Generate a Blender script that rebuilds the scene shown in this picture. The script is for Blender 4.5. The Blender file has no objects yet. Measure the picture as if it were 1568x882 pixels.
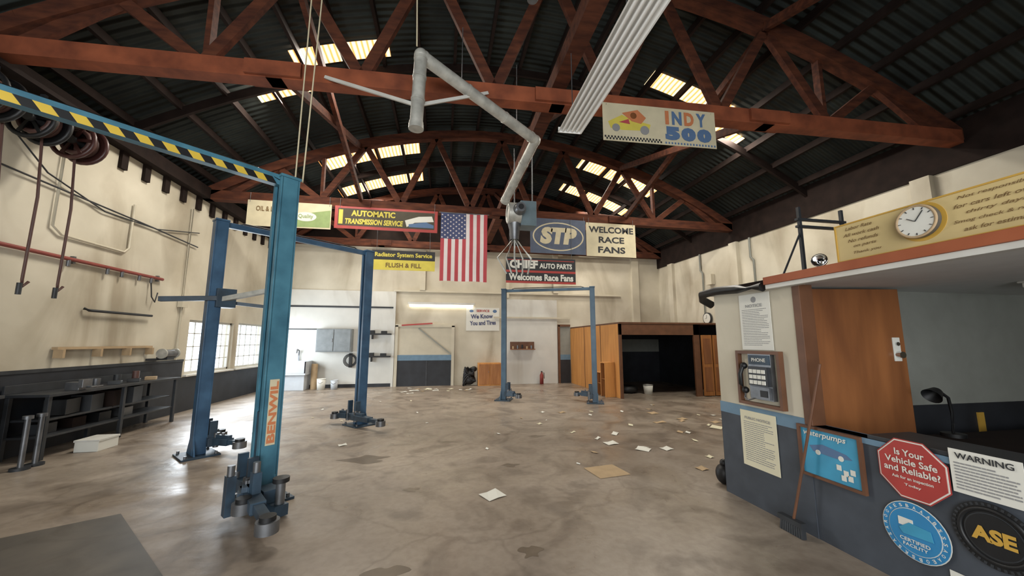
import bpy, math, random
from mathutils import Vector, Matrix, Euler
random.seed(7)
V=Vector
scene=bpy.context.scene
try: scene.view_settings.view_transform='Standard'
except Exception: pass

# ------------------------------------------------------------------ materials
def lin(h):
    h=h.lstrip('#'); o=[]
    for i in (0,2,4):
        c=int(h[i:i+2],16)/255; o.append(c/12.92 if c<=.04045 else ((c+.055)/1.055)**2.4)
    return (*o,1)
MC={}
def mat(name,col,rough=.6,metal=0,var=.12,scale=6,bump=0,col2=None,emit=0,spec=.5,detail=5,stretch=(1,1,1),grime=0,gamt=.7):
    if name in MC: return MC[name]
    m=bpy.data.materials.new(name); m.use_nodes=True; nt=m.node_tree; N=nt.nodes; L=nt.links
    b=N['Principled BSDF']; c=lin(col)
    b.inputs['Roughness'].default_value=rough; b.inputs['Metallic'].default_value=metal
    b.inputs['Specular IOR Level'].default_value=spec
    tc=N.new('ShaderNodeTexCoord'); mp=N.new('ShaderNodeMapping'); mp.inputs['Scale'].default_value=stretch
    L.new(tc.outputs['Object'],mp.inputs[0])
    n=N.new('ShaderNodeTexNoise'); n.inputs['Scale'].default_value=scale; n.inputs['Detail'].default_value=detail
    L.new(mp.outputs[0],n.inputs['Vector'])
    r=N.new('ShaderNodeValToRGB'); r.color_ramp.elements[0].position=.3; r.color_ramp.elements[1].position=.7
    c2=lin(col2) if col2 else tuple(x*(1-var*2) for x in c[:3])+(1,)
    r.color_ramp.elements[0].color=c2; r.color_ramp.elements[1].color=c
    L.new(n.outputs['Fac'],r.inputs[0]); out=r.outputs[0]
    if grime:
        n2=N.new('ShaderNodeTexNoise'); n2.inputs['Scale'].default_value=grime; n2.inputs['Detail'].default_value=9; n2.inputs['Distortion'].default_value=1.2
        mp2=N.new('ShaderNodeMapping'); mp2.inputs['Scale'].default_value=(1,1,.35); L.new(tc.outputs['Object'],mp2.inputs[0]); L.new(mp2.outputs[0],n2.inputs['Vector'])
        r2=N.new('ShaderNodeValToRGB'); r2.color_ramp.elements[0].position=.33; r2.color_ramp.elements[1].position=.5
        r2.color_ramp.elements[0].color=(.6,.55,.49,1); r2.color_ramp.elements[1].color=(1,1,1,1); L.new(n2.outputs['Fac'],r2.inputs[0])
        mx=N.new('ShaderNodeMixRGB'); mx.blend_type='MULTIPLY'; mx.inputs[0].default_value=gamt; L.new(out,mx.inputs[1]); L.new(r2.outputs[0],mx.inputs[2]); out=mx.outputs[0]
    L.new(out,b.inputs['Base Color'])
    if emit:
        b.inputs['Emission Strength'].default_value=emit; L.new(r.outputs[0],b.inputs['Emission Color'])
    if bump:
        bp=N.new('ShaderNodeBump'); bp.inputs['Strength'].default_value=bump; bp.inputs['Distance'].default_value=.02
        L.new(n.outputs['Fac'],bp.inputs['Height']); L.new(bp.outputs[0],b.inputs['Normal'])
    MC[name]=m; return m

def floor_mat():
    m=bpy.data.materials.new('polished_concrete'); m.use_nodes=True; nt=m.node_tree; N=nt.nodes; L=nt.links
    b=N['Principled BSDF']; tc=N.new('ShaderNodeTexCoord')
    def noise(s,d=6,dist=0):
        n=N.new('ShaderNodeTexNoise'); n.inputs['Scale'].default_value=s; n.inputs['Detail'].default_value=d
        n.inputs['Distortion'].default_value=dist; L.new(tc.outputs['Object'],n.inputs['Vector']); return n
    def ramp(src,p0,c0,p1,c1):
        r=N.new('ShaderNodeValToRGB'); r.color_ramp.elements[0].position=p0; r.color_ramp.elements[1].position=p1
        r.color_ramp.elements[0].color=c0; r.color_ramp.elements[1].color=c1; L.new(src,r.inputs[0]); return r
    n1=noise(.35,4,.5); r1=ramp(n1.outputs['Fac'],.35,lin('#7f7265'),.65,lin('#9c9082'))
    n2=noise(1.5,9,1.4); r2=ramp(n2.outputs['Fac'],.36,(.46,.43,.41,1),.52,(1,1,1,1))
    mx=N.new('ShaderNodeMixRGB'); mx.blend_type='MULTIPLY'; mx.inputs[0].default_value=.62
    L.new(r1.outputs[0],mx.inputs[1]); L.new(r2.outputs[0],mx.inputs[2])
    n3=noise(14,8,.3); r3=ramp(n3.outputs['Fac'],.3,(.72,.69,.67,1),.6,(1,1,1,1))
    mx2=N.new('ShaderNodeMixRGB'); mx2.blend_type='MULTIPLY'; mx2.inputs[0].default_value=.6
    L.new(mx.outputs[0],mx2.inputs[1]); L.new(r3.outputs[0],mx2.inputs[2])
    vo=N.new('ShaderNodeTexVoronoi'); vo.feature='DISTANCE_TO_EDGE'; vo.inputs['Scale'].default_value=.45
    n6=noise(2.2,5,0); mv=N.new('ShaderNodeMixRGB'); mv.inputs[0].default_value=.35; L.new(tc.outputs['Object'],mv.inputs[1]); L.new(n6.outputs['Color'],mv.inputs[2]); L.new(mv.outputs[0],vo.inputs['Vector'])
    rc=ramp(vo.outputs['Distance'],0.0,(.6,.57,.55,1),.008,(1,1,1,1))
    mx3=N.new('ShaderNodeMixRGB'); mx3.blend_type='MULTIPLY'; mx3.inputs[0].default_value=.5
    L.new(mx2.outputs[0],mx3.inputs[1]); L.new(rc.outputs[0],mx3.inputs[2])
    L.new(mx3.outputs[0],b.inputs['Base Color'])
    n4=noise(1.1,7,1.0); r4=ramp(n4.outputs['Fac'],.36,(.27,.27,.27,1),.62,(.52,.52,.52,1))
    L.new(r4.outputs[0],b.inputs['Roughness'])
    b.inputs['Specular IOR Level'].default_value=.55
    bp=N.new('ShaderNodeBump'); bp.inputs['Strength'].default_value=.25; bp.inputs['Distance'].default_value=.02
    n5=noise(5,8,.5); L.new(n5.outputs['Fac'],bp.inputs['Height']); L.new(bp.outputs[0],b.inputs['Normal'])
    return m
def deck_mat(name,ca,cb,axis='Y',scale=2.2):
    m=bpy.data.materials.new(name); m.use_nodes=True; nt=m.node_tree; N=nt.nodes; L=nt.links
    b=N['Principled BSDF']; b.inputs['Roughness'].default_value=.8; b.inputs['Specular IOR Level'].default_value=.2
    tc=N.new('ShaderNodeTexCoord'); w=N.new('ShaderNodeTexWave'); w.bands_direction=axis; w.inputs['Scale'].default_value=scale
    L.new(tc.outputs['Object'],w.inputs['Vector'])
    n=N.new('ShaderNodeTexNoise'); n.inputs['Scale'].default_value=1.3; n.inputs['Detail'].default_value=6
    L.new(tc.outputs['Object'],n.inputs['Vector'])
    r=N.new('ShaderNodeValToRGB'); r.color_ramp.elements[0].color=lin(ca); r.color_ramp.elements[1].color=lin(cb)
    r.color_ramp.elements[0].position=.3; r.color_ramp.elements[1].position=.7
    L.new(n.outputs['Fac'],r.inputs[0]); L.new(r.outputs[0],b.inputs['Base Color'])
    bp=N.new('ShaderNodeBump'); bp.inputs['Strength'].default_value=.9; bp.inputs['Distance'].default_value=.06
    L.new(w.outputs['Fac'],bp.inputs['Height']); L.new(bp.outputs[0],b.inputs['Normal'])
    return m
def sky_mat():
    m=bpy.data.materials.new('fibreglass_skylight'); m.use_nodes=True; nt=m.node_tree; N=nt.nodes; L=nt.links
    b=N['Principled BSDF']; tc=N.new('ShaderNodeTexCoord'); w=N.new('ShaderNodeTexWave'); w.bands_direction='X'; w.inputs['Scale'].default_value=3.2; w.inputs['Distortion'].default_value=.6
    L.new(tc.outputs['Object'],w.inputs['Vector'])
    r=N.new('ShaderNodeValToRGB'); r.color_ramp.elements[0].color=(.95,.32,.07,1); r.color_ramp.elements[1].color=(1,.78,.48,1)
    r.color_ramp.elements[0].position=.0; r.color_ramp.elements[1].position=.6
    L.new(w.outputs['Fac'],r.inputs[0]); L.new(r.outputs[0],b.inputs['Emission Color']); b.inputs['Emission Strength'].default_value=1.7
    L.new(r.outputs[0],b.inputs['Base Color'])
    return m

CREAM=mat('cream_plaster','#d1cab8',.8,scale=.9,bump=.1,col2='#b5ad9a',grime=.6,gamt=.8)
CREAMT=mat('cream_trim','#c5bda9',.8,var=.06,scale=3)
WHITE=mat('white_panel','#d0cfc8',.65,var=.05,scale=2,grime=.9,gamt=.45)
SLATE=mat('dark_wainscot','#2b2e34',.6,var=.25,scale=3)
SLATEB=mat('blue_grey_wainscot','#474d56',.6,var=.2,scale=4)
STRIPEB=mat('light_blue_stripe','#68869c',.5,var=.1)
FLOOR=floor_mat()
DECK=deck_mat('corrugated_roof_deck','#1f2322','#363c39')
RWOOD=mat('red_brown_timber','#613826',.8,var=.25,scale=3,stretch=(1,4,4),col2='#3b211a',spec=.2)
RWOODLIT=mat('lit_timber','#985539',.75,var=.2,scale=3,col2='#6a3a29',spec=.2)  # brighter orange copy of the truss timber: light on the near chord painted in
FASC=mat('orange_fascia','#a35b39',.6,var=.15,scale=3,col2='#8d4829')
DWOOD=mat('dark_timber','#271c18',.85,var=.25,scale=4,spec=.2)
BLUE=mat('lift_teal_paint','#4b7f92',.45,var=.15,scale=4,col2='#325f73')
BLUE2=mat('lift_navy_paint','#416483',.45,var=.15,scale=4,col2='#2c4a66')
BLUE3=mat('lift_slate_paint','#4d687c',.45,var=.12,scale=3,col2='#3c5468')
BLUED=mat('lift_dark_blue','#34495a',.5,var=.2,scale=7,col2='#232f3a')
GALV=mat('galvanised_steel','#c2c1b8',.42,metal=.25,var=.12,scale=9,col2='#9c9b94')
STEEL=mat('worn_steel','#7d7f82',.4,metal=.7,var=.2,scale=8)
BLACK=mat('black_rubber','#17181a',.5,var=.2)
DGREY=mat('dark_grey_steel','#33363a',.5,var=.2)
YEL=mat('hazard_yellow','#d9b843',.5,var=.05)
PLY=mat('plywood','#a8713f',.5,var=.15,scale=2.5,stretch=(6,6,.7),col2='#8a5629')
PLYL=mat('light_plywood','#cf9350',.6,var=.12,scale=2,stretch=(5,5,.6),col2='#b67b40')
BROWN=mat('brown_door_wood','#966038',.42,var=.15,scale=1.3,stretch=(4,4,.7),col2='#6b4126')
TRIMW=mat('brown_trim','#6a4630',.5,var=.15)
PAPER=mat('white_paper','#d8d7ce',.8,var=.02)
PAPERC=mat('cream_paper','#d7d1b6',.8,var=.03)
INK=mat('black_ink','#2a2b2e',.7,var=0)
INKG=mat('grey_ink','#8c8c8c',.7,var=0)
RED=mat('red_paint','#ac3e39',.5,var=.08)
REDF=mat('flag_red','#b5484f',.8,var=.05)
WHF=mat('flag_white','#e0d8d6',.8,var=.03)
NAVY=mat('flag_navy','#464e72',.8,var=.06)
SKYB=mat('poster_blue','#439bc0',.45,var=.1,scale=5)
SKYB2=mat('seal_blue','#3384b8',.45,var=.06)
GOLD=mat('gold_yellow','#c49b40',.6,var=.06)
YELB=mat('banner_yellow','#d6c654',.7,var=.06)
GREEN=mat('banner_green','#8fa36a',.7,var=.1)
CREAMB=mat('banner_cream','#d3c8a8',.8,var=.08,scale=4)
BGREY=mat('banner_blue_grey','#5a6376',.8,var=.1)
BLUT=mat('banner_blue','#587397',.7,var=.05)
ORG=mat('banner_orange','#c87b50',.7,var=.05)
TANB=mat('sign_tan','#ccb680',.6,var=.08,scale=3)
BRINK=mat('brown_ink','#705630',.7,var=0)
OFFG=mat('office_grey_wall','#8b8d86',.7,var=.06)
OFFC=mat('office_ceiling','#d6d6d2',.7,var=.04)
CARD=mat('cardboard','#b39a78',.8,var=.1)
CHROME=mat('chrome','#d5d6d8',.12,metal=1,var=.02)
REDP=mat('red_pipe','#8a4038',.55,var=.1)
HOSE=mat('brown_hose','#5c403a',.5,var=.1)
SINK=mat('sink_plastic','#c3c9cf',.5,var=.05)
GLASSY=mat('lamp_white','#f2f2ee',.3,var=0)
LIT=mat('lit_tube','#fff6e0',.4,var=0,emit=5)
SKYL=sky_mat()

# ------------------------------------------------------------------ mesh builder
def frame(d):
    d=d.normalized(); up=V((0,0,1)) if abs(d.z)<.95 else V((0,1,0))
    a=d.cross(up).normalized(); b=a.cross(d).normalized(); return d,a,b
class G:
    def __init__(s,name,loc=(0,0,0)):
        s.n=name; s.v=[]; s.f=[]; s.fm=[]; s.fs=[]; s.m=[]; s.loc=V(loc); s.kids=[]
    def mi(s,m):
        if m not in s.m: s.m.append(m)
        return s.m.index(m)
    def add(s,vs,fs,m,sm=False):
        o=len(s.v); s.v+=[V(x) for x in vs]; i=s.mi(m)
        for f in fs: s.f.append([o+k for k in f]); s.fm.append(i); s.fs.append(sm)
    def obox(s,c,ex,ey,ez,m):
        c=V(c); vs=[c+sx*ex+sy*ey+sz*ez for sz in(-1,1) for sy in(-1,1) for sx in(-1,1)]
        s.add(vs,[(0,2,3,1),(4,5,7,6),(0,1,5,4),(2,6,7,3),(0,4,6,2),(1,3,7,5)],m)
    def box(s,c,sz,m,rz=0,R=None):
        M=R if R else Matrix.Rotation(rz,3,'Z')
        s.obox(c,M@V((sz[0]/2,0,0)),M@V((0,sz[1]/2,0)),M@V((0,0,sz[2]/2)),m)
    def b2(s,a,b,m):
        s.box([(a[i]+b[i])/2 for i in range(3)],[abs(b[i]-a[i]) for i in range(3)],m)
    def beam(s,p,q,w,h,m):
        p,q=V(p),V(q); d,a,b=frame(q-p)
        s.obox((p+q)/2,(q-p)/2,a*w/2,b*h/2,m)
    def cyl(s,p,q,r,m,seg=14,r2=None,cap=True):
        p,q=V(p),V(q); r2=r if r2 is None else r2; d,a,b=frame(q-p); vs=[]
        for c,rr in((p,r),(q,r2)):
            for i in range(seg):
                t=2*math.pi*i/seg; vs.append(c+a*rr*math.cos(t)+b*rr*math.sin(t))
        s.add(vs,[(i,(i+1)%seg,seg+(i+1)%seg,seg+i) for i in range(seg)],m,True)
        if cap: s.add(vs,[tuple(range(seg))[::-1],tuple(range(seg,2*seg))],m)
    def tube(s,pts,r,m,seg=10):
        pts=[V(p) for p in pts]; vs=[];n=len(pts); prev=None
        for i,p in enumerate(pts):
            d=(pts[min(i+1,n-1)]-pts[max(i-1,0)]).normalized()
            if prev is None: _,a,b=frame(d)
            else:
                a=(prev-d*prev.dot(d)).normalized(); b=d.cross(a)
            prev=a
            for k in range(seg):
                t=2*math.pi*k/seg; vs.append(p+a*r*math.cos(t)+b*r*math.sin(t))
        fs=[(i*seg+k,i*seg+(k+1)%seg,(i+1)*seg+(k+1)%seg,(i+1)*seg+k) for i in range(n-1) for k in range(seg)]
        s.add(vs,fs,m,True); s.add(vs,[tuple(range(seg))[::-1],tuple(range((n-1)*seg,n*seg))],m)
    def ring(s,c,nrm,R,r,m,seg=28,ss=8):
        d,a,b=frame(V(nrm)); c=V(c); vs=[]
        for i in range(seg):
            t=2*math.pi*i/seg; e=a*math.cos(t)+b*math.sin(t)
            for k in range(ss):
                u=2*math.pi*k/ss; vs.append(c+e*(R+r*math.cos(u))+d*r*math.sin(u))
        s.add(vs,[(i*ss+k,((i+1)%seg)*ss+k,((i+1)%seg)*ss+(k+1)%ss,i*ss+(k+1)%ss) for i in range(seg) for k in range(ss)],m,True)
    def sph(s,c,r,m,sc=(1,1,1),seg=14,rg=9):
        vs=[];fs=[]; c=V(c)
        for i in range(rg+1):
            ph=math.pi*i/rg
            for k in range(seg):
                t=2*math.pi*k/seg; vs.append(c+V((r*sc[0]*math.sin(ph)*math.cos(t),r*sc[1]*math.sin(ph)*math.sin(t),r*sc[2]*math.cos(ph))))
        for i in range(rg):
            for k in range(seg): fs.append((i*seg+k,(i+1)*seg+k,(i+1)*seg+(k+1)%seg,i*seg+(k+1)%seg))
        s.add(vs,fs,m,True)
    def lathe(s,c,axis,prof,m,seg=20):
        d,a,b=frame(V(axis)); c=V(c); vs=[]
        for h,r in prof:
            for k in range(seg):
                t=2*math.pi*k/seg; vs.append(c+d*h+(a*math.cos(t)+b*math.sin(t))*r)
        s.add(vs,[(i*seg+k,i*seg+(k+1)%seg,(i+1)*seg+(k+1)%seg,(i+1)*seg+k) for i in range(len(prof)-1) for k in range(seg)],m,True)
    def poly(s,pts,m): s.add(pts,[tuple(range(len(pts)))],m)
    def prism(s,pts,off,m):
        n=len(pts); off=V(off); vs=[V(p) for p in pts]+[V(p)+off for p in pts]
        s.add(vs,[tuple(range(n))[::-1],tuple(range(n,2*n))]+[(i,(i+1)%n,n+(i+1)%n,n+i) for i in range(n)],m)
    def build(s,bevel=0):
        c=V(s.loc)
        if c.length==0 and s.v:
            c=sum(s.v,V((0,0,0)))/len(s.v)
        me=bpy.data.meshes.new(s.n); me.from_pydata([v-c for v in s.v],[],s.f)
        for m in s.m: me.materials.append(m)
        for p,i,sm in zip(me.polygons,s.fm,s.fs): p.material_index=i; p.use_smooth=sm
        me.update(); o=bpy.data.objects.new(s.n,me); o.location=c; scene.collection.objects.link(o)
        if bevel:
            b=o.modifiers.new('bevel','BEVEL'); b.width=bevel; b.segments=2; b.limit_method='ANGLE'; b.angle_limit=math.radians(50)
        bpy.context.view_layer.update()
        return o
class Sign:
    def __init__(s,name,o,r,u=(0,0,1)):
        s.g=G(name); s.o=V(o); s.r=V(r).normalized(); s.u=V(u).normalized(); s.n=s.r.cross(s.u).normalized(); s.T=[]
    def P(s,x,y,l=0): return s.o+s.r*x+s.u*y+s.n*(.0025*l)
    def base(s,x0,y0,x1,y1,m,th=.01):
        s.g.prism([s.P(x0,y0),s.P(x1,y0),s.P(x1,y1),s.P(x0,y1)],-s.n*th,m)
    def rect(s,x0,y0,x1,y1,m,l=1): s.g.prism([s.P(x0,y0,l-1),s.P(x1,y0,l-1),s.P(x1,y1,l-1),s.P(x0,y1,l-1)],s.n*.0025,m)
    def poly(s,pts,m,l=1): s.g.prism([s.P(x,y,l-1) for x,y in pts],s.n*.0025,m)
    def disc(s,x,y,rx,m,l=1,ry=None,seg=36):
        ry=ry or rx; s.poly([(x+rx*math.cos(2*math.pi*i/seg),y+ry*math.sin(2*math.pi*i/seg)) for i in range(seg)],m,l)
    def frame(s,x0,y0,x1,y1,w,m,th=.03):
        for a in((x0,y0,x1,y0+w),(x0,y1-w,x1,y1),(x0,y0+w,x0+w,y1-w),(x1-w,y0+w,x1,y1-w)):
            s.g.prism([s.P(a[0],a[1]),s.P(a[2],a[1]),s.P(a[2],a[3]),s.P(a[0],a[3])],s.n*th,m)
    def text(s,t,x,y,w,h,m,l=2,bold=.02,rot=0,shear=0): s.T.append((t,x,y,w,h,m,l,bold,rot,shear))
    def lines(s,x0,x1,y0,y1,n,m,l=1,fill=.45):
        st=(y1-y0)/n
        for i in range(n):
            y=y1-st*(i+.5); e=x1-(x1-x0)*random.choice([0,0,.05,.15,.3])
            x=x0
            while x<e-.004:
                wd=min(random.uniform(.05,.14)*(x1-x0),e-x); s.rect(x,y-st*fill/2,x+wd,y+st*fill/2,m,l); x+=wd+.018*(x1-x0)
    def done(s,bevel=0):
        ob=s.g.build(bevel)
        for i,(t,x,y,w,h,m,l,bold,rot,shear) in enumerate(s.T):
            cu=bpy.data.curves.new('lettering','FONT'); cu.body=t; cu.align_x='CENTER'; cu.align_y='CENTER'; cu.size=1
            cu.offset=bold; cu.extrude=0.0; cu.shear=shear; cu.materials.append(m); cu.resolution_u=3
            to=bpy.data.objects.new('lettering_%d'%(i+1),cu); scene.collection.objects.link(to); bpy.context.view_layer.update()
            bb=[V(c) for c in to.bound_box]; W=max(b.x for b in bb)-min(b.x for b in bb); Hh=max(b.y for b in bb)-min(b.y for b in bb)
            cx=(max(b.x for b in bb)+min(b.x for b in bb))/2; cy=(max(b.y for b in bb)+min(b.y for b in bb))/2
            M=Matrix((s.r,s.u,s.n)).transposed().to_4x4(); Rr=Matrix.Rotation(rot,4,'Z')
            S=Matrix.Diagonal((w/max(W,1e-4),h/max(Hh,1e-4),1,1))
            Mw=Matrix.Translation(s.P(x,y,l)+s.n*.001)@M@Rr@S@Matrix.Translation((-cx,-cy,0))
            to.parent=ob; to.matrix_parent_inverse=ob.matrix_world.inverted(); to.matrix_world=Mw
        return ob
R_=(1,0,0); RO=(0,-1,0)

# ------------------------------------------------------------------ room shell
XL,XR,YB,YF,ZW=-5.9,9.0,-4.0,14.2,5.1
XC,HALF=1.55,7.45
def arc(x,base=5.2,rise=2.3): return base+rise*(1-((x-XC)/HALF)**2)
g=G('floor'); g.b2((XL-.2,YB-.2,-.15),(XR+.2,YF+.2,0),FLOOR); g.build()
W1=(10.0,11.9,.85,2.12); W2=(12.15,13.75,.85,2.15)
g=G('wall_left')
def wl(y0,y1,z0,z1,m=CREAM): g.b2((XL-.2,y0,z0),(XL,y1,z1),m)
wl(YB,W1[0],0,ZW); wl(W1[0],W1[1],0,W1[2]); wl(W1[0],W1[1],W1[3],ZW); wl(W1[1],W2[0],0,ZW); wl(W2[0],W2[1],0,W2[2]); wl(W2[0],W2[1],W2[3],ZW); wl(W2[1],YF,0,ZW)
g.b2((XL-.2,YB,ZW),(XL-.02,YF,5.5),DWOOD)
g.build()
g=G('baseboard_left'); g.b2((XL,YB,0),(XL+.015,9.9,1.15),SLATE); g.b2((XL,9.9,0),(XL+.015,YF-.01,.78),SLATE); g.b2((XL,YB,1.15),(XL+.03,9.9,1.2),DGREY); g.build()
for i,(y0,y1,z0,z1) in enumerate((W1,W2)):
    g=G('window_%d'%(i+1)); x=XL-.1; fw=.05
    for a in((y0,z0,y1,z0+fw),(y0,z1-fw,y1,z1),(y0,z0,y0+fw,z1),(y1-fw,z0,y1,z1)):
        g.b2((x-.03,a[0],a[1]),(x+.03,a[2],a[3]),WHITE)
    for k in range(1,5):
        y=y0+(y1-y0)*k/5; g.b2((x-.012,y-.012,z0),(x+.012,y+.012,z1),WHITE)
    for k in range(1,4):
        z=z0+(z1-z0)*k/4; g.b2((x-.012,y0,z-.012),(x+.012,y1,z+.012),WHITE)
    g.b2((XL-.05,y0-.05,z0-.05),(XL+.08,y1+.05,z0-.01),WHITE); g.build()
g=G('wall_far'); g.b2((XL-.2,YF,0),(XR+.2,YF+.2,ZW+.1),CREAM)
pts=[(XL-.2,YF,ZW+.1)]+[(XR+.2,YF,ZW+.1)]+[(XC+HALF*t,YF,arc(XC+HALF*t)+.3) for t in [1-.1*k for k in range(21)]]
g.prism(pts,(0,.2,0),DWOOD); g.build()
g=G('wall_right'); g.b2((XR,YB,0),(XR+.2,YF,ZW),CREAM); g.b2((XR-.04,YB,4.7),(XR+.2,YF,5.52),DWOOD)
for y in(5.2,9.9,13.2): g.b2((XR-.12,y-.15,0),(XR,y+.15,4.7),CREAM)
g.build()
g=G('wall_rear'); g.b2((XL-.2,YB-.2,0),(-5.0,YB,ZW),CREAM); g.b2((2.9,YB-.2,0),(XR+.2,YB,ZW),CREAM); g.b2((-5,YB-.2,4.2),(2.9,YB,ZW),CREAM)
pts=[(XL-.2,YB,ZW),(XR+.2,YB,ZW)]+[(XC+HALF*t,YB,arc(XC+HALF*t)+.3) for t in [1-.1*k for k in range(21)]]
g.prism(pts,(0,-.2,0),DWOOD); g.build()
SK=[(-3.6,-.85,10.7,11.4),(-3.6,-.85,12.75,13.45),(-2.95,-1.2,6.85,7.3),(-3.85,-2.55,7.6,8.0),
    (4.4,6.9,6.65,7.1),(5.75,7.1,7.25,7.65),(4.3,6.9,10.7,11.3),(4.3,6.9,12.6,13.2)]
g=G('ceiling'); NX=40
for i in range(NX):
    xa=XL-.3+(XR-XL+.6)*i/NX; xb=XL-.3+(XR-XL+.6)*(i+1)/NX
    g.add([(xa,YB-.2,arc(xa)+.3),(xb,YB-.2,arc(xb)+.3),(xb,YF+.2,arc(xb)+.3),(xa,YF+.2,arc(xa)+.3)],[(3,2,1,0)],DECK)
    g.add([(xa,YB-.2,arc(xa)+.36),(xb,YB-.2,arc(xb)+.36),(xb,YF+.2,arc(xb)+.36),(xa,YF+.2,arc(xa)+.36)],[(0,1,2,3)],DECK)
g.build()
g=G('roof_purlins')
for k in range(21):
    x=XL+.25+(XR-XL-.5)*k/20; z=arc(x)+.21
    g.box((x,(YB+YF)/2,z),(.06,YF-YB,.14),DWOOD)
g.build()
for (x0,x1,y0,y1) in SK:
    g=G('skylight'); n=8
    for i in range(n):
        xa=x0+(x1-x0)*i/n; xb=x0+(x1-x0)*(i+1)/n
        g.prism([(xa,y0,arc(xa)+.285),(xb,y0,arc(xb)+.285),(xb,y1,arc(xb)+.285),(xa,y1,arc(xa)+.285)],(0,0,-.006),SKYL)
    g.build()
g=G('roof_rafters')
for y in(7.45,11.9):
    for i in range(24):
        xa=XC+HALF*(-1+i/12); xb=XC+HALF*(-1+(i+1)/12)
        g.beam((xa,y,arc(xa)+.1),(xb,y,arc(xb)+.1),.06,.16,DWOOD)
g.build()
def truss(y,mb,rot=0):
    g=G('roof_truss'); n=24
    for i in range(n):
        xa=XC+HALF*(-1+2*i/n); xb=XC+HALF*(-1+2*(i+1)/n)
        g.beam((xa,y,arc(xa)),(xb,y,arc(xb)),.2,.22,RWOOD)
    for a,b in((XL,-2.2),(-2.4,1.7),(1.5,5.2),(5.0,XR-.05)):
        g.b2((a,y-.1,5.08),(b,y+.1,5.32),mb)
    for a in(-2.3,1.6,5.1): g.b2((a-.35,y-.15,5.1),(a+.35,y+.15,5.3),mb)
    xs=[XC+HALF*t for t in(-.78,-.5,-.25,0,.25,.5,.78)]
    bs=[XC+HALF*t for t in(-.92,-.64,-.37,-.12,.12,.37,.64,.92)]
    for i,x in enumerate(xs):
        for bx in(bs[i],bs[i+1]):
            g.beam((bx,y,5.25),(x,y,arc(x)-.05),.09,.15,RWOOD)
    for t in(-.64,.64):
        x=XC+HALF*t; g.beam((x,y+.07,5.2),(x,y+.07,arc(x)),.07,.12,RWOOD)
    if rot:
        c=V((XC,y,0)); M=Matrix.Rotation(rot,3,'Z'); g.v=[c+M@(v-c) for v in g.v]
    g.build()
truss(0.0,RWOOD); truss(4.95,RWOODLIT,math.radians(-2.3)); truss(10.0,RWOOD); truss(13.95,RWOOD)
g=G('ridge_beam'); g.b2((1.50,YB,5.34),(1.72,YF-.02,5.58),RWOOD); g.build()
g=G('sway_brace')
for x in(-2.3,1.9,5.2):
    y0=4.95-.04*(x-XC)
    g.beam((x,y0+.1,5.3),(x,9.9,arc(x)-.1),.08,.14,RWOOD)
    if x!=1.9: g.beam((x+.1,y0+.1,arc(x)-.1),(x+.1,9.9,5.3),.08,.14,RWOOD)
    g.beam((x,10.05,5.3),(x,13.9,arc(x)-.1),.08,.14,RWOOD)
    g.beam((x,.1,5.3),(x,y0-.1,arc(x)-.1),.08,.14,RWOOD)
g.build()
g=G('trim_1')
for k in range(34):
    y=YB+.3+k*.54; g.b2((XL,y-.07,ZW-.35),(XL+.06,y+.07,ZW+.1),DWOOD)
g.b2((XL-.02,YB,ZW-.02),(XL+.2,YF,ZW+.25),DWOOD); g.build()

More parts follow.
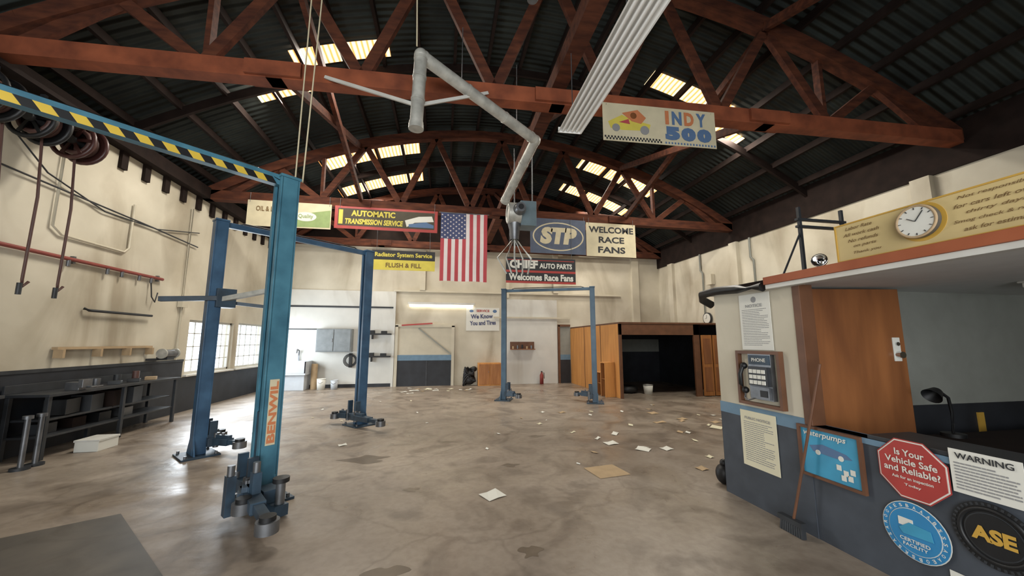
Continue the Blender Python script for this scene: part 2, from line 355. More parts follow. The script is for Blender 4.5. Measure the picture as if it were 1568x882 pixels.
# ------------------------------------------------------------------ vehicle lifts
def lift(p,q,H,arms,blue=BLUE,carr=(.1,.1),hazard=False,hw=.1,dp=.085,bar=.09,extra=None):
    g=G('two_post_vehicle_lift'); p,q=V((*p,0)),V((*q,0)); d=(q-p).normalized(); w=V((-d.y,d.x,0)); Z=V((0,0,1))
    for k,(b,dd) in enumerate(((p,d),(q,-d))):
        t=.012; hh=H/2
        g.obox(b-dd*dp+Z*hh,dd*t,w*hw,Z*hh,blue)
        for s in(-1,1):
            g.obox(b+w*s*(hw-t)+Z*hh,dd*dp,w*t,Z*hh,blue)
            g.obox(b+dd*dp+w*s*(hw-.027)+Z*hh,dd*t,w*.027,Z*hh,blue)
        g.obox(b-dd*.02+Z*(hh+.1),dd*.02,w*.03,Z*(hh-.15),DGREY)
        g.obox(b+Z*.012,dd*.22,w*.24,Z*.012,BLUED)
        for s in(-1,1):
            g.prism([b+w*s*hw+Z*.02-dd*.08,b+w*s*(hw+.11)+Z*.02-dd*.08,b+w*s*hw+Z*.25-dd*.08],dd*.02,blue)
            for e in(-.17,.17): g.cyl(b+w*s*.2+dd*e+Z*.02,b+w*s*.2+dd*e+Z*.06,.018,STEEL,8)
        g.obox(b+Z*(H+.015),dd*(dp+.02),w*(hw+.015),Z*.015,blue)
        z0=carr[k]
        g.obox(b+dd*.02+Z*(z0+.4),dd*(dp-.02),w*(hw-.035),Z*.38,BLUED)
        g.obox(b+dd*(dp+.06)+Z*(z0+.08),dd*.06,w*.17,Z*.06,BLUED)
        for s in(-1,1):
            g.obox(b+dd*(dp+.06)+w*s*.13+Z*(z0+.2),dd*.045,w*.02,Z*.17,BLUED)
            g.cyl(b+dd*(dp+.1)+w*s*.14+Z*z0,b+dd*(dp+.1)+w*s*.14+Z*(z0+.2),.035,STEEL,12)
        for ang,l in arms[k]:
            sg=1 if math.sin(ang)>0 else -1
            a=b+dd*(dp+.1)+w*sg*.14+Z*(z0+.085); D=(dd*math.cos(ang)+w*math.sin(ang)); e=a+D*l
            g.beam(a,a+D*l*.6,.12,.09,BLUED); g.beam(a+D*l*.4,e,.08,.06,BLUED)
            g.cyl(e-Z*.07,e+Z*.02,.085,STEEL,18); g.cyl(e+Z*.02,e+Z*.055,.06,BLACK,18)
            g.cyl(a+D*.12+Z*.04,a+D*.12+Z*.12,.02,STEEL,8)
            g.beam(a+D*.02+Z*.06,a+D*min(.25,l*.6)+Z*.06,.06,.06,BLUED)
    c0,c1=p+Z*(H-.03),q+Z*(H-.03)
    g.beam(c0,c1,bar,bar*1.3,blue)
    if hazard:
        L=(q-p).length; n=int(L/.09)
        for sgn in(-1,1):
            for i in range(n):
                x0=.12+i*.09
                if x0+.12>L: break
                a=p+d*x0+Z*(H-.088)+w*sgn*.0455; b_=a+d*.09
                sh=d*.05
                g.prism([a,b_,b_+sh+Z*.07,a+sh+Z*.07],w*sgn*.003,YEL if i%2 else BLACK)
    g.tube([p+Z*H*.98+w*.07,p+Z*(H+.04)+d*.3,q+Z*(H+.04)-d*.3,q+Z*H*.98+w*.07],.012,BLACK,6)
    if extra: extra(g)
    return g.build(.004),d,w
A=(-1.79,4.42); A2=(-3.62,2.74)
def exA(g):
    for x,y,h in((-1.87,3.96,.34),(-1.66,3.96,.36)): g.box((x,y,h/2+.05),(.07,.09,h),BLUED,.7); g.cyl((x,y,h+.05),(x,y,h+.14),.03,STEEL,12)
    g.box((-1.60,4.12,.12),(.16,.2,.2),BLUED,.7); g.cyl((-1.46,4.0,.02),(-1.46,4.0,.3),.04,STEEL,14); g.cyl((-1.46,4.0,.3),(-1.46,4.0,.34),.07,BLACK,14); g.beam((-1.6,4.12,.06),(-1.42,3.95,.06),.12,.1,BLUED)
o,d,w=lift(A,A2,3.42,[[(1.41,.92),(1.2,.38)],[(1.2,.6)]],hazard=True,extra=exA)
dd=V((A2[0]-A[0],A2[1]-A[1],0)).normalized(); wn=V((-dd.y,dd.x,0)); nrm=wn if wn.y<0 else -wn
rr=V((0,0,1))
s=Sign('post_label',V((*A,0))+nrm*.103+V((0,0,.88)),rr,nrm.cross(rr))
s.rect(-.33,-.045,.33,.045,CREAMB,1); s.text('BENWIL',0,0,.62,.075,ORG,2,.04)
lab=s.done(); lab.parent=o; lab.matrix_parent_inverse=o.matrix_world.inverted()
def ex(g):
    g.beam((-3.95,6.0,2.2),(-3.3,6.15,2.24),.08,.07,BLUED); g.beam((-3.3,6.2,2.22),(-2.5,6.15,2.4),.09,.07,GALV); g.beam((-3.3,6.3,2.2),(-2.5,6.5,2.12),.06,.05,BLUED); g.obox((-3.28,6.28,2.25),V((.09,.08,0)),V((-.08,.09,0)),V((0,0,.14)),BLUED)
lift((-3.40,6.23),(-1.56,7.87),3.43,[[(-1.13,.42),(.9,.3)],[(-1.64,.75),(1.2,.3)]],blue=BLUE2,hw=.085,dp=.07,bar=.065,extra=ex)
lift((1.70,10.42),(4.0,9.50),3.08,[[(-.6,.4)],[(.6,.4)]],blue=BLUE3,hw=.068,dp=.055,bar=.06)

# ------------------------------------------------------------------ office on the right
OX=3.07; OY=3.75; IY=3.02
g=G('wall_office')
g.b2((OX,2.75,0),(OX+.12,OY,2.12),CREAM); g.b2((OX,YB,0),(OX+.12,2.75,.9),SLATEB)
g.b2((OX+.12,OY-.1,0),(XR,OY,2.12),CREAM); g.b2((OX+.12,IY,0),(XR,IY+.08,2.12),OFFG)
g.b2((OX-.006,2.75,0),(OX,OY+.006,.84),SLATEB); g.b2((OX-.008,2.72,.84),(OX,OY+.008,.95),STRIPEB)
g.b2((OX-.006,OY,0),(XR,OY+.006,.84),SLATEB)
g.b2((OX-.01,YB,.86),(OX+.14,2.74,.9),STRIPEB)
g.b2((OX+.12,IY-.02,0),(XR,IY,.97),SLATE)
g.build()
g=G('trim_2'); g.b2((OX-.01,2.70,.9),(OX+.13,2.77,2.1),TRIMW); g.b2((OX+.0,YB,.9),(OX+.4,2.3,.93),DGREY); g.build(.004)
g=G('office_roof'); g.b2((OX-.02,YB,2.12),(XR-.13,OY+.03,2.16),OFFC); g.b2((OX-.12,YB,2.13),(OX-.02,2.95,2.2),FASC); g.b2((OX-.1,YB,2.09),(OX-.02,2.95,2.13),WHITE)
g.b2((OX+.0,YB,2.16),(XR-.13,OY+.03,2.2),DWOOD); g.build(.003)
g=G('door_1'); p=V((3.24,2.96,0)); q=V((4.28,2.80,0)); dv=(q-p).normalized(); nv=V((dv.y,-dv.x,0))
if nv.y>0: nv=-nv
g.obox((p+q)/2+V((0,0,1.055)),(q-p)/2,nv*.02,V((0,0,1.045)),BROWN)
lk=q-dv*.09+nv*.025
g.obox(lk+V((0,0,1.53)),dv*.035,nv*.006,V((0,0,.11)),PAPER); g.cyl(lk+V((0,0,1.48)),lk+nv*.05+V((0,0,1.48)),.03,CHROME,16); g.cyl(lk+V((0,0,1.58)),lk+nv*.02+V((0,0,1.58)),.018,CHROME,12)
for z in(.3,1.1,1.9): g.cyl(p+V((0,0,z-.05))-dv*.012,p+V((0,0,z+.05))-dv*.012,.012,STEEL,8)
g.build(.004)
g=G('office_desk'); g.b2((4.05,1.9,.72),(6.2,2.7,.78),DWOOD); g.b2((4.1,1.95,0),(4.15,2.65,.72),DWOOD); g.b2((6.1,1.95,0),(6.15,2.65,.72),DWOOD); g.b2((4.15,1.95,.2),(6.1,1.98,.72),DWOOD); g.build(.005)
g=G('desk_lamp'); c=V((4.4,2.6,.78)); g.cyl(c,c+V((0,0,.03)),.08,BLACK); g.tube([c+V((0,0,.02)),c+V((.02,0,.2)),c+V((0,0,.33)),c+V((-.08,0,.38))],.012,BLACK); g.lathe(c+V((-.1,0,.4)),(-.8,0,-.5),[(0,.02),(.02,.04),(.1,.07)],BLACK); g.build()
g=G('wall_outlet'); g.b2((5.42,IY-.035,.68),(5.5,IY-.021,.88),GOLD); g.build()
g=G('ceiling_lamp'); g.b2((4.9,2.1,2.06),(5.3,2.3,2.119),WHITE); g.b2((4.88,2.08,2.1),(5.32,2.32,2.119),GALV); g.build(.01)
g=G('office_cabinet'); g.b2((6.4,2.3,0),(7.2,2.95,.9),DGREY)
for k in range(3): g.b2((6.45,2.28,.04+.28*k),(7.15,2.3,.3+.28*k),DGREY); g.b2((6.7,2.26,.16+.28*k),(6.9,2.28,.18+.28*k),STEEL)
g.build(.004)
# wall posters ------------------------------------------------------
OXS=OX-.004
s=Sign('notice_poster',(OXS-.008,3.375,1.52),RO); s.base(0,0,.37,.56,PAPER,.004); s.disc(.185,.5,.03,INKG,1); s.text('NOTICE',.185,.44,.2,.03,INKG); s.lines(.03,.34,.04,.41,22,INKG,fill=.3); s.done()
s=Sign('notice_poster',(OXS-.012,3.47,.37),RO); s.base(0,0,.42,.54,PAPERC,.004); s.text('PUBLIC NOTICE',.21,.47,.3,.025,INKG); s.lines(.04,.38,.05,.44,20,INKG,fill=.3); s.done()
s=Sign('pay_phone',(OXS-.002,3.43,.98),RO); s.base(0,0,.51,.53,TRIMW,.002); s.rect(.03,.03,.48,.5,CREAMT,1); s.frame(0,0,.51,.53,.03,TRIMW,.05)
gg=s.g
def ob(x0,y0,x1,y1,dp0,dp1,m): 
    P=[s.P(x0,y0)+s.n*dp0,s.P(x1,y0)+s.n*dp0,s.P(x1,y1)+s.n*dp0,s.P(x0,y1)+s.n*dp0]; gg.prism(P,s.n*(dp1-dp0),m)
ob(.16,.07,.42,.5,.004,.05,STEEL); ob(.17,.40,.41,.49,.05,.056,BLUED); ob(.18,.2,.4,.38,.05,.08,DGREY); ob(.18,.08,.4,.19,.05,.07,STEEL); ob(.3,.1,.38,.16,.07,.075,BLACK)
for i in range(4):
    for j in range(3): ob(.2+i*.048,.215+j*.052,.235+i*.048,.25+j*.052,.08,.09,PAPER)
gg.tube([s.P(.1,.14)+s.n*.06,s.P(.09,.2)+s.n*.09,s.P(.09,.3)+s.n*.09,s.P(.1,.38)+s.n*.06],.02,BLACK,8)
gg.sph(s.P(.1,.14)+s.n*.05,.033,BLACK); gg.sph(s.P(.1,.38)+s.n*.05,.033,BLACK)
gg.tube([s.P(.1,.12)+s.n*.05,s.P(.12,.07)+s.n*.08,s.P(.16,.05)+s.n*.08,s.P(.22,.08)+s.n*.05],.008,STEEL,6)
s.text('PHONE',.29,.445,.16,.035,PAPER,23,.02); s.done()
s=Sign('framed_blue_poster',(OX-.012,2.83,.49),RO); s.base(0,0,.5,.41,TRIMW,.008); s.rect(.02,.02,.48,.39,SKYB,1); s.frame(0,0,.5,.41,.022,TRIMW,.02)
s.text('waterpumps',.22,.345,.34,.05,PAPER,3,.02,shear=.2); s.poly([(.09,.25),(.2,.28),(.38,.25),(.42,.22),(.3,.2),(.12,.21)],BLUT,2); s.disc(.16,.21,.02,PAPER,3); s.disc(.34,.21,.02,PAPER,3)
for x,y in((.3,.12),(.35,.09),(.4,.11),(.38,.06),(.33,.05)): s.rect(x,y,x+.035,y+.04,PAPER,3)
s.done()
s=Sign('octagon_safety_sign',(OX-.02,2.04,.76),RO)
def octo(r): return [(r*math.cos(math.pi/8+i*math.pi/4),r*math.sin(math.pi/8+i*math.pi/4)) for i in range(8)]
s.poly(octo(.205),RED,0); s.poly(octo(.198),PAPER,1); s.poly(octo(.19),RED,2)
for t,y,wd,h in(('Is Your',.105,.16,.042),('Vehicle Safe',.05,.28,.042),('and Reliable?',-.005,.3,.042),('Ask for an inspection',-.06,.22,.025),('Today',-.1,.09,.02)): s.text(t,0,y,wd,h,PAPER,3,.02)
s.done()
s=Sign('warning_notice',(OX-.02,1.84,.71),RO); s.base(0,0,.30,.25,PAPER,.003); s.text('WARNING',.15,.215,.24,.035,INK,2,.02); s.lines(.02,.28,.02,.18,9,INKG); s.done()
s=Sign('round_blue_seal_sign',(OX-.014,2.07,.37),RO); s.disc(0,0,.18,PAPER,0); s.disc(0,0,.175,SKYB2,1); s.disc(0,0,.14,PAPER,2); s.disc(0,0,.136,SKYB2,3)
s.rect(-.08,.02,.0,.07,PAPER,4); s.poly([(-.08,.0),(-.02,.05),(.09,.04),(.1,-.02),(-.06,-.03)],SKYB,5)
for i in range(26):
    a=2*math.pi*i/26; s.T.append((random.choice('ABEORS'),.157*math.cos(a),.157*math.sin(a),.016,.02,PAPER,4,.02,a-math.pi/2,0))
s.text('CERTIFIED',0,-.06,.16,.022,PAPER,5,.02); s.text('FACILITY',0,-.09,.13,.02,PAPER,5,.02); s.done()
s=Sign('round_tyre_sign',(OX-.02,1.695,.52),RO); s.disc(0,0,.175,BLACK,0,seg=48)
for i in range(40):
    a=2*math.pi*i/40; ca,sa=math.cos(a),math.sin(a); s.poly([(.157*ca-.006*sa,.157*sa+.006*ca),(.157*ca+.006*sa,.157*sa-.006*ca),(.172*ca+.006*sa,.172*sa-.006*ca),(.172*ca-.006*sa,.172*sa+.006*ca)],DGREY,1)
s.disc(0,0,.12,DGREY,1); s.disc(0,0,.113,BLACK,2); s.text('ASE',0,0,.18,.08,GOLD,3,.05)
s.g.ring(s.P(0,0),(1,0,0),.14,.012,BLACK,40,8); s.done()
s=Sign('taped_paper',(OX-.01,1.92,.03),RO); s.base(0,0,.16,.2,PAPER,.003); s.lines(.02,.14,.02,.18,6,INKG); s.done()
g=G('broom'); g.cyl((2.95,2.86,.1),(3.045,2.57,1.42),.011,TRIMW,10); g.box((2.94,2.87,.1),(.05,.22,.04),DGREY)
for k in range(10): g.beam((2.94,2.77+k*.02,.08),(2.93,2.76+k*.0215,.0),.04,.016,DGREY)
g.build()
g=G('black_hose'); g.tube([(2.99,3.0,2.12),(2.98,3.3,2.14),(2.98,3.6,2.16),(3.0,3.85,2.15),(3.08,3.95,2.1),(3.2,3.95,2.04)],.045,BLACK,12); g.build()
s=Sign('clock_sign_board',(OX-.06,2.31,2.205),RO); s.base(0,0,1.12,.29,TANB,.03); s.frame(0,0,1.12,.29,.01,GOLD,.006)
for i,(t,wd) in enumerate((('Labor Rate',.18),('All work cash',.24),('No refunds',.2),('on parts',.15),('Thank you',.18))): s.text(t,.17+.01*i,.245-i*.048,wd,.024,BRINK,2,.01,shear=.3)
for i,(t,wd) in enumerate((('Not responsible',.3),('for cars left over',.34),('thirty days',.24),('Smog check & repair',.36),('ask for estimate',.28))): s.text(t,.86,.245-i*.048,wd,.024,BRINK,2,.01,shear=.3)
s.disc(.53,.16,.125,GOLD,1); s.done()
g=G('wall_clock'); c=V((OX-.075,1.78,2.365)); g.cyl(c,c+V((-.03,0,0)),.108,STEEL,36); g.cyl(c+V((-.03,0,0)),c+V((-.034,0,0)),.098,PAPER,36); g.ring(c+V((-.033,0,0)),(1,0,0),.101,.008,CARD,36,8)
for i in range(12):
    a=math.pi*i/6; e=V((0,math.cos(a),math.sin(a))); g.beam(c+V((-.036,0,0))+e*.077,c+V((-.036,0,0))+e*.09,.006,.003,INK)
for a,l in((.6,.05),(2.2,.075)): 
    e=V((0,math.cos(a),math.sin(a))); g.beam(c+V((-.038,0,0)),c+V((-.038,0,0))+e*l,.005,.003,INK)
g.build()
g=G('spot_lamp'); g.cyl((OX-.07,2.42,2.2),(OX-.07,2.42,2.24),.015,CHROME); g.lathe((OX-.07,2.44,2.25),(-.55,-.3,.1),[(-.05,.01),(-.04,.035),(0,.05),(.03,.055),(.032,.05),(.0,.02)],CHROME); g.build()
g=G('steel_pipe_rack')
g.box((3.84,3.3,2.64),(.03,.03,.88),DGREY); g.box((4.41,3.3,2.64),(.03,.03,.88),DGREY)
for z in(2.86,2.94): g.b2((3.8,3.28,z-.012),(4.45,3.32,z+.012),DGREY)
g.cyl((3.5,3.3,2.2),(3.84,3.3,2.8),.01,DGREY,8); g.box((3.84,3.3,2.21),(.1,.1,.02),DGREY); g.box((4.41,3.3,2.21),(.1,.1,.02),DGREY); g.build()
g=G('trash_bag'); g.sph((3.18,3.93,.11),.1,BLACK,(.8,.9,1.1)); g.sph((3.18,3.92,.23),.04,BLACK,(1,1,1.1)); g.build()

# ------------------------------------------------------------------ far right storage room
g=G('storage_room'); X0,X1,Y0,HH=5.0,8.86,10.0,2.12
g.b2((X0,Y0+.06,0),(X0+.06,YF-.01,HH),PLYL); g.b2((X0,Y0,0),(X0+.08,Y0+.06,HH),TRIMW); g.b2((X0,Y0,1.8),(7.6,Y0+.06,HH),TRIMW); g.b2((7.4,Y0,0),(7.6,Y0+.06,HH),TRIMW)
g.b2((X0,Y0-.02,HH),(X1,YF-.01,HH+.05),TRIMW); g.b2((8.35,Y0,0),(X1,Y0+.06,HH),CREAMT)
g.b2((X0+.1,YF-.1,0),(X1,YF-.02,HH),SLATE); g.b2((X1-.08,Y0+.1,0),(X1-.01,YF-.01,HH),SLATE); g.b2((X0+.1,YF-.12,1.2),(X1,YF-.1,1.7),OFFG)
for y in(11.3,12.7): g.b2((X0-.012,y-.012,0),(X0,y+.012,HH),TRIMW)
g.build(.003)
g=G('door_2')
for x in(7.62,8.0): g.b2((x,Y0-.05,.02),(x+.34,Y0-.01,1.8),PLY); g.b2((x+.05,Y0-.058,.15),(x+.29,Y0-.05,.85),BROWN); g.b2((x+.05,Y0-.058,.95),(x+.29,Y0-.05,1.7),BROWN)
g.build(.004)
g=G('door_4'); g.b2((4.55,YF-.03,0),(4.98,YF-.001,2.2),OFFG); g.b2((4.55,YF-.035,0),(4.98,YF-.03,.9),SLATE); g.b2((4.55,YF-.037,.9),(4.98,YF-.03,1.1),STRIPEB)
g.b2((4.47,YF-.08,0),(4.55,YF-.001,2.25),TRIMW); g.b2((4.47,YF-.08,2.2),(4.98,YF-.001,2.28),TRIMW); g.build()
g=G('wooden_step_shelf')
for k in range(3):
    y0=10.35+.3*k; h=1.0-.3*k
    g.b2((4.68,y0,h-.03),(4.98,y0+.3,h),PLYL); g.b2((4.68,y0,0),(4.98,y0+.025,h-.03),PLYL); g.b2((4.68,y0+.275,0),(4.98,y0+.3,h-.03),PLY)
    g.b2((4.7,y0+.03,h*.5),(4.98,y0+.27,h*.5+.02),PLY)
g.build(.003)
g=G('bucket'); g.lathe((6.3,10.8,0),(0,0,1),[(0,.0),(0,.12),(.28,.15),(.28,.14),(.02,.11)],PAPER); g.ring((6.3,10.8,.28),(0,0,1),.15,.008,STEEL); g.build()
g=G('tire'); g.ring((5.8,11.2,.12),(0,0,1),.22,.11,BLACK,30,12); g.cyl((5.8,11.2,.06),(5.8,11.2,.16),.13,STEEL,20); g.build()
g=G('round_wall_clock'); g.cyl((XR-.02,11.3,2.4),(XR-.08,11.3,2.4),.2,DGREY,26); g.cyl((XR-.08,11.3,2.4),(XR-.085,11.3,2.4),.17,PAPER,26); g.beam((XR-.088,11.3,2.4),(XR-.088,11.3,2.52),.015,.004,INK); g.beam((XR-.088,11.3,2.4),(XR-.088,11.38,2.4),.015,.004,INK); g.build()
g=G('wall_conduit')
for y in(9.2,11.4): g.tube([(XR-.05,y,2.2),(XR-.05,y,4.0),(XR-.05,y+.1,4.1),(XR-.05,y+.1,4.7)],.03,OFFG,8)
g.box((XR-.08,11.0,3.7),(.14,.25,.35),CREAMT); g.build()

# ------------------------------------------------------------------ far wall fittings
yf=YF
g=G('trim_5'); g.b2((-5.85,yf-.03,0),(-1.8,yf,3.45),WHITE); g.b2((2.42,yf-.03,0),(4.45,yf,3.25),WHITE)
g.b2((-5.85,yf-.045,2.82),(-1.8,yf-.03,2.88),DGREY); g.b2((-5.85,yf-.045,2.02),(-3.9,yf-.03,2.06),DGREY); g.b2((-1.82,yf-.06,0),(-1.74,yf,3.5),WHITE); g.b2((-5.85,yf-.04,0),(-1.82,yf-.03,.12),SLATE); g.build()
g=G('door_3'); g.b2((-1.72,yf-.03,0),(.42,yf-.002,2.15),CREAMT); g.b2((-1.62,yf-.04,0),(.32,yf-.03,.92),SLATE); g.b2((-1.62,yf-.043,.92),(.32,yf-.03,1.12),STRIPEB)
for a,b in((-1.72,-1.62),(.32,.42)): g.b2((a,yf-.07,0),(b,yf-.001,2.2),CREAMT)
g.b2((-1.72,yf-.07,2.15),(.42,yf-.001,2.24),CREAMT); g.beam((-.9,yf-.05,2.1),(.3,yf-.05,1.15),.02,.04,OFFG); g.beam((-1.5,yf-.08,2.2),(-.4,yf-.08,2.28),.04,.05,RED); g.b2((-.6,yf-.05,0),(-.55,yf-.03,.9),DGREY); g.build()
g=G('fluorescent_strip_light'); g.b2((-1.3,yf-.16,2.98),(1.15,yf-.0,3.06),WHITE); g.cyl((-1.25,yf-.1,2.94),(1.1,yf-.1,2.94),.045,LIT,12); g.build()
s=Sign('advert_sign',(.85,yf-.02,2.02),R_); s.base(0,0,1.28,.88,PAPER,.01); s.text('We Know',.6,.55,.85,.17,NAVY,2,.03,rot=.04); s.text('You and Tires',.64,.3,1.0,.17,NAVY,2,.03,rot=.04); s.disc(.2,.75,.08,BLUT,1,.05); s.disc(1.1,.75,.08,BLUT,1,.06); s.text('SERVICE',.64,.76,.5,.09,RED,2,.03); s.done()
g=G('grey_cabinet'); m=mat('cabinet_grey','#848a8c',.5); g.b2((-4.3,yf-.35,1.25),(-3.15,yf-.05,2.05),m); g.b2((-4.27,yf-.37,1.28),(-3.74,yf-.35,2.02),m); g.b2((-3.71,yf-.37,1.28),(-3.18,yf-.35,2.02),m); g.box((-3.78,yf-.38,1.65),(.02,.02,.12),STEEL); g.build(.008)
g=G('utility_sink'); g.b2((-5.4,yf-.7,.5),(-4.45,yf-.05,.56),SINK)
for a in((-5.4,-5.35,yf-.7,yf-.05),(-4.5,-4.45,yf-.7,yf-.05),(-5.4,-4.45,yf-.7,yf-.65),(-5.4,-4.45,yf-.1,yf-.05)): g.b2((a[0],a[2],.56),(a[1],a[3],.95),SINK)
g.b2((-5.35,yf-.62,0),(-4.5,yf-.1,.5),SINK); g.tube([(-4.9,yf-.08,.95),(-4.9,yf-.08,1.3),(-4.9,yf-.25,1.34),(-4.9,yf-.3,1.22)],.025,STEEL); g.cyl((-4.3,yf-.3,0),(-4.3,yf-.3,.85),.1,CARD,16); g.build(.01)
for bx,by,r,h,m in((-4.0,yf-.5,.14,.36,PAPER),(-3.6,yf-.45,.12,.3,SINK)):
    g=G('plastic_bucket'); g.lathe((bx,by,0),(0,0,1),[(0,.0),(0,r*.85),(h,r),(h,r*.93),(.02,r*.8)],m); g.ring((bx,by,h),(0,0,1),r,.008,m); g.tube([(bx-r,by,h),(bx-r*.6,by-.1,h*.75),(bx,by-r-.02,h*.6),(bx+r*.6,by-.1,h*.75),(bx+r,by,h)],.006,STEEL,6); g.build()
g=G('tool_bracket')
for z in(1.05,1.85): g.b2((-2.75,yf-.2,z),(-1.85,yf-.03,z+.05),BLACK); g.box((-2.5,yf-.12,z+.1),(.15,.15,.12),BLACK); g.box((-2.1,yf-.12,z+.09),(.2,.12,.1),BLACK); g.box((-2.5,yf-.1,z-.08),(.05,.12,.15),BLACK)
g.build(.006)
g=G('hanging_hose_coil')
for k in range(3): g.ring((-3.2,yf-.1-.03*k,.95),(0,1,0),.16+.03*k,.014,BLACK,24,6)
g.box((-3.2,yf-.08,.95),(.1,.1,.5),BLACK); g.build()
g=G('tool_shelf'); g.b2((2.55,yf-.25,1.3),(3.5,yf-.03,1.33),BROWN); g.b2((2.55,yf-.06,1.3),(3.5,yf-.03,1.6),TRIMW)
for k in range(5): g.cyl((2.65+k*.18,yf-.14,1.33),(2.65+k*.18,yf-.14,1.33+.1+.03*(k%3)),.035,[CARD,STEEL,BLACK][k%3],10)
g.build()
g=G('small_cabinet'); g.b2((1.3,yf-.4,0),(2.15,yf-.02,.82),PLYL); g.b2((1.33,yf-.42,.05),(1.71,yf-.4,.78),PLY); g.b2((1.74,yf-.42,.05),(2.12,yf-.4,.78),PLY); g.sph((1.68,yf-.43,.5),.015,STEEL); g.build(.006)
g=G('cable_bundle')
for k in range(9):
    a=.7*k; pts=[]
    for j in range(16):
        t=j/15; pts.append((.98+.22*math.sin(a+t*5)*(1-.3*t),yf-.25+.1*math.cos(a*2+t*4),.08+.55*t*(1-.1*k/9)+.08*math.sin(a+t*9)))
    g.tube(pts,.035,BLACK,7)
g.sph((.98,yf-.25,.2),.17,BLACK,(1.2,.8,1)); g.sph((1.15,yf-.22,.6),.1,BLACK,(1.2,.8,1)); g.build()
g=G('fire_extinguisher'); c=(3.75,yf-.2); g.lathe((*c,0),(0,0,1),[(0,.0),(0,.07),(.34,.07),(.4,.04),(.42,.03),(.45,.03),(.45,0)],mat('dull_red','#8c3a34',.6)); g.box((c[0],c[1],.47),(.03,.12,.03),BLACK); g.tube([(c[0],c[1],.45),(c[0]+.09,c[1],.42),(c[0]+.1,c[1],.2)],.012,BLACK); g.build()
g=G('trim_4'); g.b2((1.9,yf-.1,2.5),(5.0,yf-.05,2.56),CREAMT); g.b2((2.4,yf-.1,3.3),(2.5,yf,ZW),CREAMT); g.b2((-1.8,yf-.08,3.45),(7.2,yf,3.52),CREAMT)
g.b2((7.7,yf-.15,2.2),(8.0,yf,ZW),CREAMT); g.b2((-.9,yf-.12,3.52),(-.7,yf,ZW),CREAMT); g.b2((4.3,yf-.12,3.52),(4.5,yf,ZW),CREAMT); g.build()

# ------------------------------------------------------------------ banners hung from second truss
yb=9.86
def cords(g,x0,x1,z0,z1,y):
    for x in(x0,x1): g.cyl((x,y,z0),(x,y,z1),.006,STEEL,5)
s=Sign('service_banner',(-4.85,yb,4.45),R_); s.base(0,0,1.95,.66,CREAMB,.006); s.poly([(1.0,.02),(1.93,.04),(1.93,.5),(1.5,.42),(1.1,.3)],GREEN,1); s.disc(1.35,.3,.25,PAPER,2,.12); s.text('OIL & LUBE',.5,.45,.6,.13,BRINK,2,.02); s.text('Quality',1.35,.3,.35,.13,GREEN,3,.02); cords(s.g,.05-4.85,1.9-4.85,4.45+.6,5.3,yb); s.done()
s=Sign('transmission_service_banner',(-2.82,yb,4.5),R_); s.base(0,0,2.6,.6,RED,.006); s.rect(.08,.08,2.52,.54,mat('banner_dark','#4a4334',.7),1)
s.text('AUTOMATIC',.95,.42,1.1,.16,YELB,2,.04); s.text('TRANSMISSION SERVICE',.98,.2,1.45,.15,YELB,2,.04,shear=.15); s.rect(.1,.12,.2,.5,YELB,2); s.poly([(1.8,.12),(2.0,.25),(2.5,.3),(2.45,.45),(2.1,.42),(1.75,.3)],PAPER,2); s.poly([(1.85,.2),(2.3,.28),(2.5,.2),(2.5,.12),(1.85,.12)],BLUT,3); cords(s.g,-2.7,-.3,5.0,5.3,yb); s.done()
s=Sign('radiator_service_sign',(-1.86,yb+.0,3.45),R_); s.base(0,0,1.6,.52,YELB,.01); s.rect(.0,.27,1.6,.52,INK,1); s.text('Radiator System Service',.8,.39,1.45,.15,YELB,2,.03); s.text('FLUSH & FILL',.8,.13,.9,.12,BRINK,2,.02); cords(s.g,-1.75,-.4,3.95,5.1,yb+.02); s.done()
g=G('american_flag'); fx0,fx1,fz0,fz1=-.13,1.13,3.2,5.08; ns=13; nz=26
def fy(x,z): return yb-.02+.035*math.sin(x*9+z*1.3)*(1-(z-fz0)/(fz1-fz0)*.7)+.02*math.sin(z*5+x*3)
for i in range(ns):
    for j in range(nz):
        for h in range(3):
            xa=fx0+(fx1-fx0)*(i+h/3)/ns; xb=fx0+(fx1-fx0)*(i+(h+1)/3)/ns; za=fz0+(fz1-fz0)*j/nz; zb=fz0+(fz1-fz0)*(j+1)/nz
            m=NAVY if (i<7 and j>=nz*.6) else (REDF if i%2==0 else WHF)
            g.add([(xa,fy(xa,za),za),(xb,fy(xb,za),za),(xb,fy(xb,zb),zb),(xa,fy(xa,zb),zb)],[(0,1,2,3)],m,True)
cw=(fx1-fx0)*7/13; ch=(fz1-fz0)*.4
for r_ in range(9):
    for c_ in range(6 if r_%2==0 else 5):
        z=fz1-ch*(c_+ (.5 if r_%2==0 else 1))/6; x=fx0+cw*(r_+.5)/9
        pp=[]
        for k in range(10):
            rr_=.03 if k%2==0 else .012; a=math.pi/2+k*math.pi/5; xx=x+rr_*math.cos(a); zz=z+rr_*math.sin(a); pp.append((xx,fy(xx,zz)-.006,zz))
        g.poly(pp,WHF)
g.cyl((fx0-.05,yb,fz1+.01),(fx1+.05,yb,fz1+.01),.015,STEEL,8); g.build()
s=Sign('oval_logo_banner',(2.35,yb,4.08),R_); s.base(0,0,1.65,1.02,BGREY,.006); s.disc(.83,.5,.76,CREAMB,1,.42); s.disc(.83,.5,.72,BGREY,2,.385); s.text('STP',.83,.52,1.1,.5,CREAMB,4,.07,shear=.15); cords(s.g,2.4,3.95,5.05,5.2,yb); s.done()
s=Sign('race_fans_banner',(4.02,yb,4.06),R_); s.base(0,0,1.55,1.0,CREAMB,.006)
